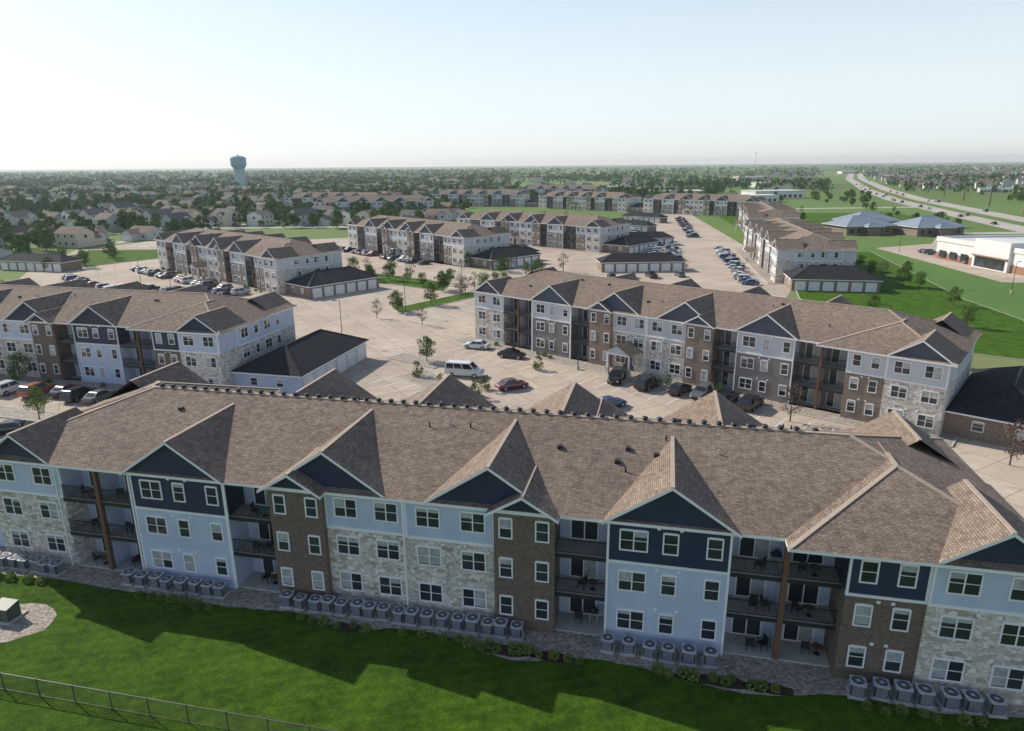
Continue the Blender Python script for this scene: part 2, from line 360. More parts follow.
mp=N(n,"ShaderNodeMapping"); mp.inputs["Rotation"].default_value=(0,0,rad(77)); n.links.new(tc.outputs["Object"],mp.inputs[0]); n.links.new(mp.outputs[0],wv.inputs["Vector"])
pn=N(n,"ShaderNodeTexNoise"); pn.inputs["Scale"].default_value=1.6; pn.inputs["Detail"].default_value=7; pn.inputs["Roughness"].default_value=.85; n.links.new(tc.outputs["Object"],pn.inputs["Vector"])
c=mul(n,c,ramp(n,pn.outputs[0],[(.4,(.52,.6,.5)),(.6,(1,1,1))]))
n.links.new(mul(n,c,ramp(n,wv.outputs[1],[(.3,(.88,.9,.88)),(.7,(1,1,1))])),b.inputs["Base Color"])
PAVE,n,b,tc,c=ground_mat("concrete_paving",[(.3,(.52,.43,.34)),(.7,(.65,.55,.45))],.6,[(.3,(.78,.77,.76)),(.7,(1,1,1))],.07,bs=.1,bd=.01)
t=N(n,"ShaderNodeTexBrick"); t.offset=0; t.inputs["Scale"].default_value=1; t.inputs["Brick Width"].default_value=4.5; t.inputs["Row Height"].default_value=4.5; t.inputs["Mortar Size"].default_value=.05
t.inputs["Color1"].default_value=(1,1,1,1); t.inputs["Color2"].default_value=(.88,.88,.88,1); t.inputs["Mortar"].default_value=(.55,.53,.5,1)
mp=N(n,"ShaderNodeMapping"); mp.inputs["Rotation"].default_value=(0,0,rad(-30)); n.links.new(tc.outputs["Object"],mp.inputs[0]); n.links.new(mp.outputs[0],t.inputs["Vector"])
st_=N(n,"ShaderNodeTexNoise"); st_.inputs["Scale"].default_value=.45; st_.inputs["Detail"].default_value=5; st_.inputs["Roughness"].default_value=.7; n.links.new(tc.outputs["Object"],st_.inputs["Vector"])
n.links.new(mul(n,mul(n,c,t.outputs[0]),ramp(n,st_.outputs[0],[(.28,(.68,.67,.66)),(.42,(1,1,1))])),b.inputs["Base Color"])
ROAD,_,_,_,_=ground_mat("road_concrete",[(.3,(.45,.41,.36)),(.7,(.56,.51,.45))],.3,[(.3,(.85,.85,.85)),(.7,(1,1,1))],.05,bs=.1,bd=.01)
MULCH=stone("river_rock",[(.20,.155,.125),(.36,.31,.26),(.52,.46,.40),(.24,.19,.155)],5)
DMULCH=ground_mat("bark_mulch",[(.3,(.03,.02,.015)),(.7,(.10,.065,.045))],9)[0]
PAINT=simple("road_paint",(.8,.8,.77),.7)
def inset_curb(name,pts,mat,z,curb=True):
    m=MB()
    m.poly([(x,y,z) for x,y in pts],mat)
    if curb:
        k=len(pts)
        for i in range(k):
            x0,y0=pts[i];x1,y1=pts[(i+1)%k]
            m.beam((x0,y0,z-.06),(x1,y1,z-.06),.18,CONC,h=.15)
    o=put(name,m.mesh(name)); return o
inset_curb("lawn",[(-75,-20),(75,-20),(75,52),(30,60),(-75,66)],LAWN,.004,False)
inset_curb("parking_lot",[(-150,72),aw(-12,19),aw(78,19),(82,36),(84,75),(66,92),(62,120),(60,150),(68,165),(88,262),(110,430),(85,430),(62,300),(45,262),(20,285),(-25,318),(-75,300),(-120,282),(-150,300),(-165,262),(-150,215),(-125,165),(-160,120)],PAVE,.008,False)
isl=[[(-64,254),(-3,199),(0,206),(-54,260)],[(-42,200),(-16,180),(-17,168),(-38,184)],[(-26,147),(-9,168),(-6,163),(-23,142)],[(-150,215),(-140,208),(-118,240),(-128,262),(-160,262)],[(-8,180),(-2,176),(20,192),(14,200)],[(-70,205),(-48,186),(-45,189),(-67,209)],[(-90,232),(-66,214),(-63,218),(-86,237)]]
for p in isl: inset_curb("grass_island",p,LAWN,.12)
for p in ([(-17,97),(-7,86),(-4,88),(-13,100)],[(-20,107),(-12,101),(-10,104),(-18,110)],[(-68,82),(-54,78),(-53,81),(-67,85)]): inset_curb("planting_bed",p,MULCH,.12)
def local(x,y,a):
    c,s=math.cos(rad(a)),math.sin(rad(a)); return lambda u,v:(x+u*c-v*s,y+u*s+v*c)
for (x,y,a) in((-109.2,107.5,-14),(-6.5,119.5,-40.4),(-109.5,214,-42),(-62,265,-48),(-22,292,-42),(83,247,-101)):
    L=local(x,y,a); inset_curb("planting_bed",[L(-2,-3),L(74,-3),L(74,.8),L(-2,.8)],MULCH,.12); inset_curb("planting_bed",[L(-2,17),L(72,17),L(72,21),L(-2,21)],LAWN,.12)
pts=[aw(-14,1)]; 
random.seed(3)
for k in range(0,178):
    u=-14+k*.5; vv=-2.15+.15*math.sin(k*.33)+random.uniform(-.07,.07)
    for cc,ww,dd in((18,2,.5),(31,2,.8),(43,3.5,1.3),(56,4,1.4),(66,3,.6)):
        vv-=dd*math.exp(-((u-cc)/ww)**2)
    pts.append(aw(u,vv))
pts.append(aw(75,1)); inset_curb("rock_bed",pts,MULCH,.02,False)
for cc,ww in((31,1.3),(42,2.0),(45,1.5),(55,2.8),(58,1.5)):
    p=[]
    for k in range(22):
        a=k*math.pi/11; q=random.uniform(.8,1.1); p.append(aw(cc+ww*q*math.cos(a),-2.75+.5*q*math.sin(a)))
    inset_curb("mulch_bed",p,DMULCH,.03,False)
inset_curb("sidewalk",[(74,60),(120,150),(126,150),(80,58)],PAVE,.012,False)
inset_curb("grass_verge",[(68,112),(66,155),(92,235),(125,240),(102,152),(100,131),(84,100)],LAWN,.10)
def ribbon(name,pts,w,mat,z,dash=False):
    m=MB()
    L=[];
    for i,(x,y) in enumerate(pts):
        a=pts[max(0,i-1)];b_=pts[min(len(pts)-1,i+1)];d=Vector((b_[0]-a[0],b_[1]-a[1])).normalized();L.append(((x-d.y*w/2,y+d.x*w/2),(x+d.y*w/2,y-d.x*w/2)))
    for i in range(len(L)-1): m.poly([(*L[i][1],z),(*L[i+1][1],z),(*L[i+1][0],z),(*L[i][0],z)],mat)
    if dash:
        for i in range(len(pts)-1):
            a=Vector(pts[i]);b_=Vector(pts[i+1]);n_=int((b_-a).length/12)
            d=(b_-a).normalized();q=Vector((-d.y,d.x))
            for k in range(n_):
                p=a+d*k*12
                m.poly([(*(p-q*.1),z+.004),(*(p+d*4-q*.1),z+.004),(*(p+d*4+q*.1),z+.004),(*(p+q*.1),z+.004)],PAINT)
    put(name,m.mesh(name))
hw=[(150,120),(185,200),(225,291),(259,406),(312,573),(395,784),(620,1300),(1200,2500)]
ribbon("highway",hw,13,ROAD,.01,True); ribbon("highway",[(x+22,y-2) for x,y in hw],13,ROAD,.01,True)
ribbon("side_road",[(128,120),(140,170),(150,240),(190,300),(228,300)],9,ROAD,.014)
ribbon("side_road",[(110,430),(160,470),(285,480)],9,ROAD,.014)
ribbon("side_road",[(85,425),(40,590),(20,760),(-60,1000)],9,ROAD,.014)
inset_curb("parking_lot",[(126,175),(150,170),(190,170),(205,270),(160,262),(132,250)],PAVE,.018,False)
inset_curb("grass_field",[(108,330),(125,430),(235,430),(215,330),(150,315)],LAWN,.006,False)
# ---------------------------------------------------------------- vehicles
def paint(name,c):
    m,n,b=nt(name); b.inputs["Base Color"].default_value=(*c,1); b.inputs["Roughness"].default_value=.3; b.inputs["Coat Weight"].default_value=.8; b.inputs["Coat Roughness"].default_value=.08
    tc=N(n,"ShaderNodeTexCoord"); no=N(n,"ShaderNodeTexNoise"); no.inputs["Scale"].default_value=3; n.links.new(tc.outputs["Object"],no.inputs["Vector"])
    n.links.new(ramp(n,no.outputs[0],[(.3,[x*.9 for x in c]),(.7,c)]),b.inputs["Base Color"]); return m
TIRE=simple("tire_rubber",(.02,.02,.02),.9); RIM=simple("alloy_rim",(.45,.45,.46),.35,metal=.8); HEAD=simple("headlight",(.7,.7,.7),.1); TAIL=simple("taillight",(.35,.01,.01),.2); CGL=simple("car_glass",(.015,.018,.02),.05,spec=1)
def car(kind,P):
    m=MB()
    if kind=='sedan': st=[(-2.3,.78,.42,.72),(-2.15,.86,.3,.9),(-1.5,.9,.24,.96),(0,.91,.22,.95),(1.1,.9,.24,.93),(1.9,.86,.28,.8),(2.25,.74,.38,.62)]; cab=(-1.75,1.15,-1.05,.3,1.43,.93)
    elif kind=='suv': st=[(-2.35,.82,.45,.95),(-2.25,.92,.35,1.1),(-1.5,.95,.3,1.12),(0,.96,.28,1.1),(1.1,.95,.3,1.08),(2.0,.92,.35,1.0),(2.35,.8,.45,.8)]; cab=(-2.25,1.15,-1.95,.45,1.75,1.08)
    elif kind=='van': st=[(-2.9,.9,.5,1.2),(-2.8,.98,.4,1.3),(-1.5,1,.35,1.3),(0,1,.35,1.3),(1.7,.99,.35,1.28),(2.5,.96,.38,1.15),(2.85,.85,.5,.9)]; cab=(-2.8,1.85,-2.65,1.0,2.2,1.27)
    else: st=[(-2.8,.9,.5,.95),(-2.7,.95,.42,1.08),(-1.5,.97,.36,1.1),(0,.98,.34,1.1),(1.1,.97,.36,1.1),(2.4,.94,.4,1.02),(2.75,.82,.5,.85)]; cab=(-.9,1.3,-.6,.6,1.8,1.08)
    i=len(m.v); k=m.mi(P)
    for x,w,zb,zt in st:
        zm=(zb+zt)/2+.05
        m.v+=[(x,-w*.93,zb),(x,-w,zm),(x,-w*.93,zt-.05),(x,-w*.8,zt),(x,w*.8,zt),(x,w*.93,zt-.05),(x,w,zm),(x,w*.93,zb)]
    for a in range(len(st)-1):
        for j in range(8):
            m.f.append((i+a*8+j,i+a*8+(j+1)%8,i+a*8+8+(j+1)%8,i+a*8+8+j)); m.m.append(k)
    m.f.append(tuple(i+j for j in range(8))); m.m.append(k); m.f.append(tuple(i+(len(st)-1)*8+j for j in range(7,-1,-1))); m.m.append(k)
    bx0,bx1,rx0,rx1,zr,zb=cab; W0=.86*st[3][1]/.91;W1=W0*.8
    B=[(bx0,-W0,zb),(bx1,-W0,zb),(bx1,W0,zb),(bx0,W0,zb)];T=[(rx0,-W1,zr-.06),(rx1,-W1,zr-.06),(rx1,W1,zr-.06),(rx0,W1,zr-.06)]
    T2=[(rx0+.15,-W1+.12,zr),(rx1-.2,-W1+.12,zr),(rx1-.2,W1-.12,zr),(rx0+.15,W1-.12,zr)]
    m.poly(T2,P)
    for j in range(4):
        q=(j+1)%4; m.poly([B[j],B[q],T[q],T[j]],P); m.poly([T[j],T[q],T2[q],T2[j]],P)
        f=[Vector(B[j]),Vector(B[q]),Vector(T[q]),Vector(T[j])]; nn=(f[1]-f[0]).cross(f[3]-f[0]).normalized()*.012
        def pt(s,t_): return (f[0].lerp(f[1],s)).lerp(f[3].lerp(f[2],s),t_)+nn
        rng=[(.07,.47),(.52,.93)] if j in(0,2) else [(.06,.94)]
        if kind=='van' and j in(0,2): rng=[(.05,.3),(.33,.6),(.63,.95)]
        for s0,s1 in rng: m.poly([tuple(pt(s0,.1)),tuple(pt(s1,.1)),tuple(pt(s1,.9)),tuple(pt(s0,.9))],CGL)
    if kind=='pickup':
        m.box(-2.6,-1.0,-.78,.78,1.09,1.115,DARK)
        for s in(-1,1): m.box(-2.65,-.95,s*.86-.06,s*.86+.06,1.08,1.2,P)
        m.box(-2.72,-2.64,-.9,.9,1.0,1.2,P)
    r=.34 if kind=='sedan' else .38
    wb=1.4 if kind in('sedan','suv') else 1.75
    for x in(-wb,wb):
        for s in(-1,1):
            yo=st[3][1]*s
            for rr,y0,y1,mm in((r,yo-.2*s,yo+.03*s,TIRE),(r*.62,yo+.03*s,yo+.04*s,RIM)):
                i=len(m.v);kk=m.mi(mm)
                for yy in(y0,y1):
                    for q in range(14): a=2*math.pi*q/14;m.v.append((x+rr*math.cos(a),yy,r+rr*math.sin(a)))
                for q in range(14): m.f.append((i+q,i+(q+1)%14,i+14+(q+1)%14,i+14+q));m.m.append(kk)
                m.f.append(tuple(i+14+q for q in range(14)));m.m.append(kk)
    xf=st[-1][0];xr=st[0][0];zf=st[-1][3]-.1;zz=st[0][3]-.1
    for s in(-1,1):
        m.box(xf-.12,xf+.02,s*.62-.15,s*.62+.15,zf-.12,zf+.02,HEAD);m.box(xr-.02,xr+.1,s*.64-.14,s*.64+.14,zz-.15,zz+.02,TAIL)
    m.box(xf-.05,xf+.015,-.4,.4,zf-.2,zf-.05,DARK)
    for s in(-1,1): m.box(bx1-.35,bx1-.15,s*(W0+.05)-.09,s*(W0+.05)+.09,zb+.02,zb+.15,P)
    return m.mesh("car_"+kind)
COL={'black':(.012,.012,.014),'white':(.75,.75,.74),'silver':(.42,.43,.45),'grey':(.12,.125,.13),'red':(.28,.02,.02),'maroon':(.14,.02,.025),'blue':(.03,.07,.18),'navy':(.02,.03,.06),'orange':(.35,.1,.04)}
PM={k:paint("paint_"+k,v) for k,v in COL.items()}
CM={}
def addcar(kind,col,x,y,h):
    if (kind,col) not in CM: CM[(kind,col)]=car(kind,PM[col])
    nm={'sedan':'parked_car','suv':'parked_suv','van':'passenger_van','pickup':'pickup_truck'}[kind]
    put(nm,CM[(kind,col)],(x,y,.014),rad(h))
hC=49.6
for k_,c_,x,y,h in(('van','white',-7,97,-14),('sedan','black',0,107,-20),('sedan','white',-6,113,160),('sedan','maroon',0,91,25),('sedan','blue',12.5,83,30),('suv','black',15,94,hC-160),('suv','black',18.8,90.8,hC),('sedan','black',22.8,88.6,hC),('suv','grey',25.4,86.6,hC+180),('suv','black',27.9,84.4,hC),('suv','black',30.4,82.4,hC),('sedan','silver',-64,73,20),('sedan','black',-59,76,20),('suv','orange',-65.5,90,76),('sedan','navy',-61.5,90,76),('suv','black',-58.5,88,76),('suv','white',-70,91,76),('sedan','black',-66,78.5,20),('sedan','grey',-55.4,87.4,76),('sedan','silver',-75,93,76)):
    addcar(k_,c_,x,y,h)
STR=MB()
cols=['black','white','silver','grey','red','blue','navy','white','black','silver','grey','black']
def row(p0,p1,prob,side=1):
    a=Vector(p0);b_=Vector(p1);d=(b_-a);L=d.length;d.normalize();q=Vector((-d.y,d.x))*side;n_=int(L/2.75);h=math.degrees(math.atan2(q.y,q.x))
    for k in range(n_+1):
        p=a+d*k*2.75
        STR.poly([(*(p-d*.06-q*2.6),.016),(*(p+d*.06-q*2.6),.016),(*(p+d*.06+q*2.6),.016),(*(p-d*.06+q*2.6),.016)],PAINT)
        if k<n_ and random.random()<prob:
            c=p+d*1.375+q*random.uniform(-.3,.3); addcar(random.choice(['sedan','suv','suv','sedan','pickup']),random.choice(cols),c.x,c.y,h+(180 if random.random()<.3 else 0)+random.uniform(-2,2))
LC=local(-6.5,119.5,-40.4)
row(LC(2,-7.5),LC(70,-7.5),0)
row(LC(6,-26),LC(40,-26),.0)
LD=local(-109.5,214,-42)
row(LD(0,-7),LD(68,-7),.8);row(LD(5,-26),LD(60,-26),.75);row(LD(20,-33),LD(50,-33),.5)
LB=local(-109.2,107.5,-14)
row(LB(0,30),LB(60,30),.6);row(LB(0,-7),LB(60,-7),.0);row(LB(0,48),LB(50,48),.7);row(LB(-10,66),LB(30,66),.7)
LG=local(83,247,-101)
row(LG(0,-8),LG(78,-8),.85);row(LG(-20,-25),LG(55,-25),.85);row(LG(-20,-31),LG(45,-31),.8);row((52,290),(72,400),.8);row((76,290),(94,390),.8)
LE=local(-62,265,-48)
row(LE(0,-7),LE(66,-7),.7); row((-20,132),(-5,150),.0); row((26,186),(50,189),.6)
row((138,190),(142,240),.5); row((160,180),(168,250),.5)
put("parking_stripes",STR.mesh("parking_stripes"))
for k in range(36):
    i=random.randrange(0,6);a=Vector(hw[i]);b_=Vector(hw[i+1]);t_=random.random();p=a.lerp(b_,t_);d=(b_-a).normalized();s=random.choice([-3,3,19,25])
    addcar(random.choice(['sedan','suv']),random.choice(cols),p.x+s,p.y,math.degrees(math.atan2(d.y,d.x)))
for i,(x,y,z,r) in enumerate(furn):
    X,Y=aw(x,y); put("patio_chair",chm,(X,Y,z),r)
    if i%2==0:
        X,Y=aw(x+.7,y); put("patio_table",tb1 if i==8 else tb2,(X,Y,z),0,sc=.8)
    elif i%3==0:
        X,Y=aw(x+1.0,1.2); put("barbecue_grill",grm,(X,Y,z),rad(AA))
    else:
        X,Y=aw(x+.75,y+.2); put("patio_chair",chm,(X,Y,z),r+2)
# ---------------------------------------------------------------- AC units
ACG=simple("ac_cabinet",(.46,.48,.51),.5,var=.08); ACD=simple("ac_grille",(.05,.05,.055),.6)
ac=MB()
r=.42
def rr(z,s): 
    o=[]
    for cx,cy,a0 in((1,1,0),(-1,1,90),(-1,-1,180),(1,-1,270)):
        for k in range(3):
            a=rad(a0+45*k); o.append((cx*(s-.12)+.12*math.cos(a),cy*(s-.12)+.12*math.sin(a),z))
    return o
lv=[rr(0.05,.42),rr(.12,.42),rr(.13,.39),rr(.82,.39),rr(.83,.42),rr(.9,.42)]
for a in range(len(lv)-1):
    for k in range(12): ac.poly([lv[a][k],lv[a][(k+1)%12],lv[a+1][(k+1)%12],lv[a+1][k]],ACD if a==2 else ACG)
ac.poly(lv[-1],ACG)
ac.cyl(0,0,.9,.93,.36,.35,ACG,20,False); ac.cyl(0,0,.902,.91,.34,.34,ACD,20); ac.cyl(0,0,.91,.95,.1,.09,ACG,12)
for k in range(12):
    a=k*math.pi/6; ac.beam((.09*math.cos(a),.09*math.sin(a),.93),(.35*math.cos(a),.35*math.sin(a),.93),.008,ACG)
for k in range(9):
    z=.19+k*.07
    for s in(-1,1): ac.box(-.3,.3,s*.395-.008,s*.395+.008,z,z+.02,ACG); ac.box(s*.395-.008,s*.395+.008,-.3,.3,z,z+.02,ACG)
ac.box(-.5,.5,-.5,.5,0,.05,CONC)
acm=ac.mesh("air_conditioner")
random.seed(11)
for u0,u1,k in((.2,6.2,7),(12.6,20.4,8),(25.8,42.4,17),(48.4,54.6,6),(63.0,70.2,7)):
    for j in range(k):
        u=u0+(u1-u0)*j/(k-1)+random.uniform(-.1,.1); X,Y=aw(u,-1.25-(.8 if u>61 else 0)+random.uniform(-.09,.09)); put("air_conditioner",acm,(X,Y,.02),rad(AA+random.uniform(-6,6)),sc=random.uniform(.92,1.06))
# transformer box
tg=simple("utility_green",(.05,.09,.06),.5); tb=MB(); tb.box(-1,1,-.9,.9,0,.12,CONC); tb.box(-.8,.8,-.7,.5,.12,1.2,tg); tb.poly([(-.8,-.7,1.2),(.8,-.7,1.2),(.8,.5,1.42),(-.8,.5,1.42)],tg); tb.poly([(-.8,.5,1.2),(-.8,-.7,1.2),(-.8,.5,1.42)],tg); tb.poly([(.8,.5,1.2),(.8,-.7,1.2),(.8,.5,1.42)],tg); tb.poly([(-.8,.5,1.2),(.8,.5,1.2),(.8,.5,1.42),(-.8,.5,1.42)],tg); tb.box(-.02,.02,-.72,-.7,.15,1.15,DARK); tb.box(.1,.2,-.74,-.7,.6,.75,DARK)
put("electrical_transformer",tb.mesh("electrical_transformer"),(-35.2,41.0,.02),rad(-12),sc=.85)
p=[(-34.7+2.9*math.cos(k*math.pi/8)*(1+.1*math.sin(k*3)),40.4+2.2*math.sin(k*math.pi/8)) for k in range(16)]; inset_curb("rock_bed",p,MULCH,.014,False)
# fence
FEN=simple("galvanised_dark",(.10,.10,.10),.5,metal=.3); fm=MB()
fp=[Vector((-70,42.6)),Vector((-33,34.6)),Vector((-9,29.4)),Vector((12,24.9))]
for i in range(3):
    a,b_=fp[i],fp[i+1];L=(b_-a).length;d=(b_-a)/L
    fm.beam((*a,1.2),(*b_,1.2),.045,FEN)
    fm.beam((*a,.06),(*b_,.06),.02,FEN)
    for k in range(int(L/2.5)+1): q=a+d*k*2.5; fm.cyl(q.x,q.y,0,1.25,.035,.035,FEN,6)
    k=0
    while k*.16<L-1.2 and i>0:
        q=a+d*k*.16;r_=q+d*1.13
        fm.beam((*q,.06),(*r_,1.19),.006,FEN);fm.beam((*r_,.06),(*q,1.19),.006,FEN);k+=1
put("chain_link_fence",fm.mesh("chain_link_fence"))
# ---------------------------------------------------------------- trees
def leafmat(name,a,b_,c_):
    m,n,b=nt(name); b.inputs["Roughness"].default_value=.75; b.inputs["Specular IOR Level"].default_value=.2
    g=N(n,"ShaderNodeNewGeometry"); oi=N(n,"ShaderNodeObjectInfo")
    ad=N(n,"ShaderNodeMath",operation='MULTIPLY_ADD'); n.links.new(oi.outputs["Random"],ad.inputs[0]); ad.inputs[1].default_value=.4
    m2=N(n,"ShaderNodeMath",operation='MULTIPLY'); m2.inputs[1].default_value=.6; n.links.new(g.outputs["Random Per Island"],m2.inputs[0]); n.links.new(m2.outputs[0],ad.inputs[2])
    n.links.new(ramp(n,ad.outputs[0],[(0,a),(.5,b_),(1,c_)]),b.inputs["Base Color"])
    return m
LF=leafmat("foliage_green",(.035,.08,.012),(.085,.16,.022),(.16,.24,.045)); LY=leafmat("foliage_lime",(.10,.15,.03),(.16,.22,.05),(.24,.29,.08)); LR=leafmat("foliage_russet",(.07,.035,.03),(.12,.07,.05),(.17,.11,.08)); LP=leafmat("foliage_pine",(.025,.055,.025),(.045,.085,.035),(.07,.12,.05))
BARK=simple("tree_bark",(.12,.09,.07),.9,var=.3,scale=6)
def quadleaf(m,p,s,mat,rnd):
    a=Vector((rnd.gauss(0,1),rnd.gauss(0,1),rnd.gauss(0,1))).normalized(); b_=a.cross(Vector((rnd.gauss(0,1),rnd.gauss(0,1),rnd.gauss(0,1)))).normalized()
    k=rnd.uniform(.6,1.2)*s
    m.poly([tuple(p-a*k),tuple(p-b_*k*.6),tuple(p+a*k),tuple(p+b_*k*.6)],mat)
def tree(h,cr,n,ls,mat,seed,shape='round',trunk=.28):
    r=random.Random(seed); m=MB(); m.cyl(0,0,0,h*.45,.035*h*.6,.02*h*.6,BARK,7); m.cyl(0,0,h*.45,h*.85,.02*h*.6,.006*h,BARK,6)
    cl=[]
    for k in range(22):
        t_=r.uniform(0,1); z=h*(trunk+(1-trunk)*t_)
        rad_=cr*(math.sin(math.pi*min(1,(t_*.8+.16)))**.8) if shape=='round' else cr*(1-t_)**.8*.95
        a=r.uniform(0,6.28); q=r.uniform(.45,.95)*rad_; cl.append(Vector((q*math.cos(a),q*math.sin(a),z)))
    for c in cl[:9]: m.beam((0,0,max(h*.2,c.z-h*.2)),tuple(c),.012*h,BARK)
    for c in cl:
        R_=cr*r.uniform(.3,.5) if shape=='round' else cr*.28
        for k in range(n//22):
            d=Vector((r.gauss(0,1),r.gauss(0,1),r.gauss(0,.8)));d=d.normalized()*R_*r.uniform(.3,1)**.6
            quadleaf(m,c+d,ls,mat,r)
    return m.mesh("tree",uv=False)
T_small=[tree(4.2,1.5,1300,.13,LF,1),tree(3.8,1.3,1100,.13,LY,2),tree(4.4,1.4,420,.12,LR,3)]
T_med=[tree(8,3.6,900,.45,LF,4),tree(9.5,4.0,900,.5,LF,5),tree(7,3.0,800,.42,LF,6)]
T_pine=tree(9,2.4,1100,.32,LP,8,'cone',.08)
small=[(-13.5,104.7,0),(-27.6,137.8,2),(-17.5,131,2),(-18,151,0),(-58.7,80,1),(33.5,77.5,2),(51,64.6,2),(-24,143,0),(-33,185,0),(-45,195,0),(-20,225,0),(-72,96,0),(-80,84,1),(-35,240,0),(-50,180,0),(-4,173,0),(8,186,0),(-28,190,2),(66,100,0),(60,62,1),(-120,160,0),(-100,150,0),(-85,140,2),(-133,215,0),(-140,240,0),(90,185,0),(75,140,0),(98,170,0),(85,125,0),(104,215,0),(110,190,0),(95,145,0)]
for k in range(70):
    p_=random.choice(isl+[[(92,235),(125,240),(102,152),(90,180)],[(108,330),(125,430),(235,430),(215,330)]]); a,b_=random.choice(p_),random.choice(p_); t_=random.uniform(.15,.85); small.append((a[0]+(b_[0]-a[0])*t_,a[1]+(b_[1]-a[1])*t_,random.choice([0,0,0,1,2])))
for x,y,k in small:
    put("parking_lot_tree" if k!=2 else "bronze_leaf_tree",T_small[k],(x,y,.02),random.uniform(0,6),sc=random.uniform(.8,1.25))
sh=MB(); r=random.Random(5)
for k in range(260):
    d=Vector((r.gauss(0,1),r.gauss(0,1),abs(r.gauss(0,.8)))).normalized(); quadleaf(sh,Vector((d.x*.38,d.y*.38,.05+d.z*.5))*r.uniform(.6,1),.07,LY,r)
shm=sh.mesh("shrub",uv=False)
for cc,k,w in((17.5,8,6),(30,6,5),(37,4,4),(43,11,7),(55,10,7),(66,7,6),(3,6,5.5)):
    for j in range(k):
        X,Y=aw(cc-w/2+w*j/max(1,k-1)+random.uniform(-.3,.3),-2.65-(.5 if cc>60 else 0)+random.uniform(-.3,.2)); put("shrub",shm,(X,Y,.02),random.uniform(0,6),sc=random.uniform(.7,1.25))
sh2=tree(2.3,1.0,700,.12,LF,21,'round',.02)
for x,y in((-3.8,90.4),(-10,92),(-14,97),(-5,87.5),(22,92),(28,88),(4,100)): put("evergreen_shrub",sh2,(x,y,.05),random.uniform(0,6),sc=random.uniform(.5,1))
for k in range(60):
    L=random.choice([LC,LB,LD]); X,Y=L(random.uniform(1,72),random.uniform(-2.5,-1.2)); put("shrub",shm,(X,Y,.12),random.uniform(0,6),sc=random.uniform(1,1.6))
# ---------------------------------------------------------------- houses
HW=[simple("house_siding_%d"%i,c,.7,var=.05) for i,c in enumerate([(.68,.61,.50),(.55,.55,.53),(.76,.74,.69),(.48,.51,.56),(.62,.53,.42)])]
def house(i):
    r=random.Random(i);m=MB();w=r.uniform(10,14);d=r.uniform(8,10);h=r.choice([3.2,5.6,5.6]);W=HW[i%5];RM=[GROOF,ROOF,DROOF,GROOF,ROOF,GROOF,GROOF][i%7]
    m.box(-w/2,w/2,-d/2,d/2,0,h,W)
    def gab(x0,x1,y0,y1,z,p,alongx):
        if alongx:
            ym=(y0+y1)/2;zr=z+p*(y1-y0)/2
            m.poly([(x0-.4,y0-.4,z-.1),(x1+.4,y0-.4,z-.1),(x1+.4,ym,zr),(x0-.4,ym,zr)],RM);m.poly([(x1+.4,y1+.4,z-.1),(x0-.4,y1+.4,z-.1),(x0-.4,ym,zr),(x1+.4,ym,zr)],RM)
            for x in(x0,x1): m.poly([(x,y0,z),(x,y1,z),(x,ym,zr-.1)],W)
        else:
            xm=(x0+x1)/2;zr=z+p*(x1-x0)/2
            m.poly([(x0-.4,y0-.4,z-.1),(x0-.4,y1,z-.1),(xm,y1,zr),(xm,y0-.4,zr)],RM);m.poly([(x1+.4,y0-.4,z-.1),(x1+.4,y1,z-.1),(xm,y1,zr),(xm,y0-.4,zr)],RM)
            m.poly([(x0,y0,z),(x1,y0,z),(xm,y0,zr-.1)],W)
    gab(-w/2,w/2,-d/2,d/2,h,r.uniform(.45,.7),True)
    gx=-w/2+1
    m.box(gx,gx+6,-d/2-4.5,-d/2-.01,0,3,W);gab(gx,gx+6,-d/2-4.5,-d/2+3,3,.6,False)
    m.box(gx+.6,gx+5.4,-d/2-4.56,-d/2-4.5,.05,2.4,DOORW)
    m.box(gx+.3,gx+5.7,-d/2-12,-d/2-4.6,.0,.03,CONC)
    if h>4: gab(1,w/2-.5,-d/2-.6,0,h,.7,False);m.box(1,w/2-.5,-d/2-.6,-d/2-.01,0,h,W)
    for s in(-1,1):
        for z in([1] if h<4 else [1,3.8]):
            for x in(-w*.3,0.2,w*.32):
                y=s*(d/2) if not(s<0 and h>4 and x>1) else -d/2-.6
                if s<0 and z==1 and x<0: continue
                a,b_=(y,y+.05) if s>0 else (y-.05,y)
                m.box(x-.65,x+.65,a,b_,z,z+1.3,WHITE);a,b_=(y+.05,y+.07) if s>0 else (y-.07,y-.05);m.box(x-.55,x+.55,a,b_,z+.1,z+1.2,GLASS)
    for s in(-1,1):
        x=s*w/2;a,b_=(x,x+.06) if s>0 else(x-.06,x);m.box(a,b_,-.6,.6,h-2,h-.8,GLASS)
    return m.mesh("house")
HM=[house(i) for i in range(12)]
random.seed(23)
aptspots=[(-125,490),(-90,480),(-25,530),(-85,435),(45,635),(50,480),(110,420)]
def insite(x,y):
    return (-170<x<-20 and y<345 and x>-170+(max(0,y-260))*.3) or (x>-30 and y<560 and x<330)
def nearapt(x,y):
    for a,b_ in aptspots:
        if abs(a-x)<42 and abs(b_-y)<22: return True
    return False
ca,sa=math.cos(rad(-24)),math.sin(rad(-24))
spots=[]
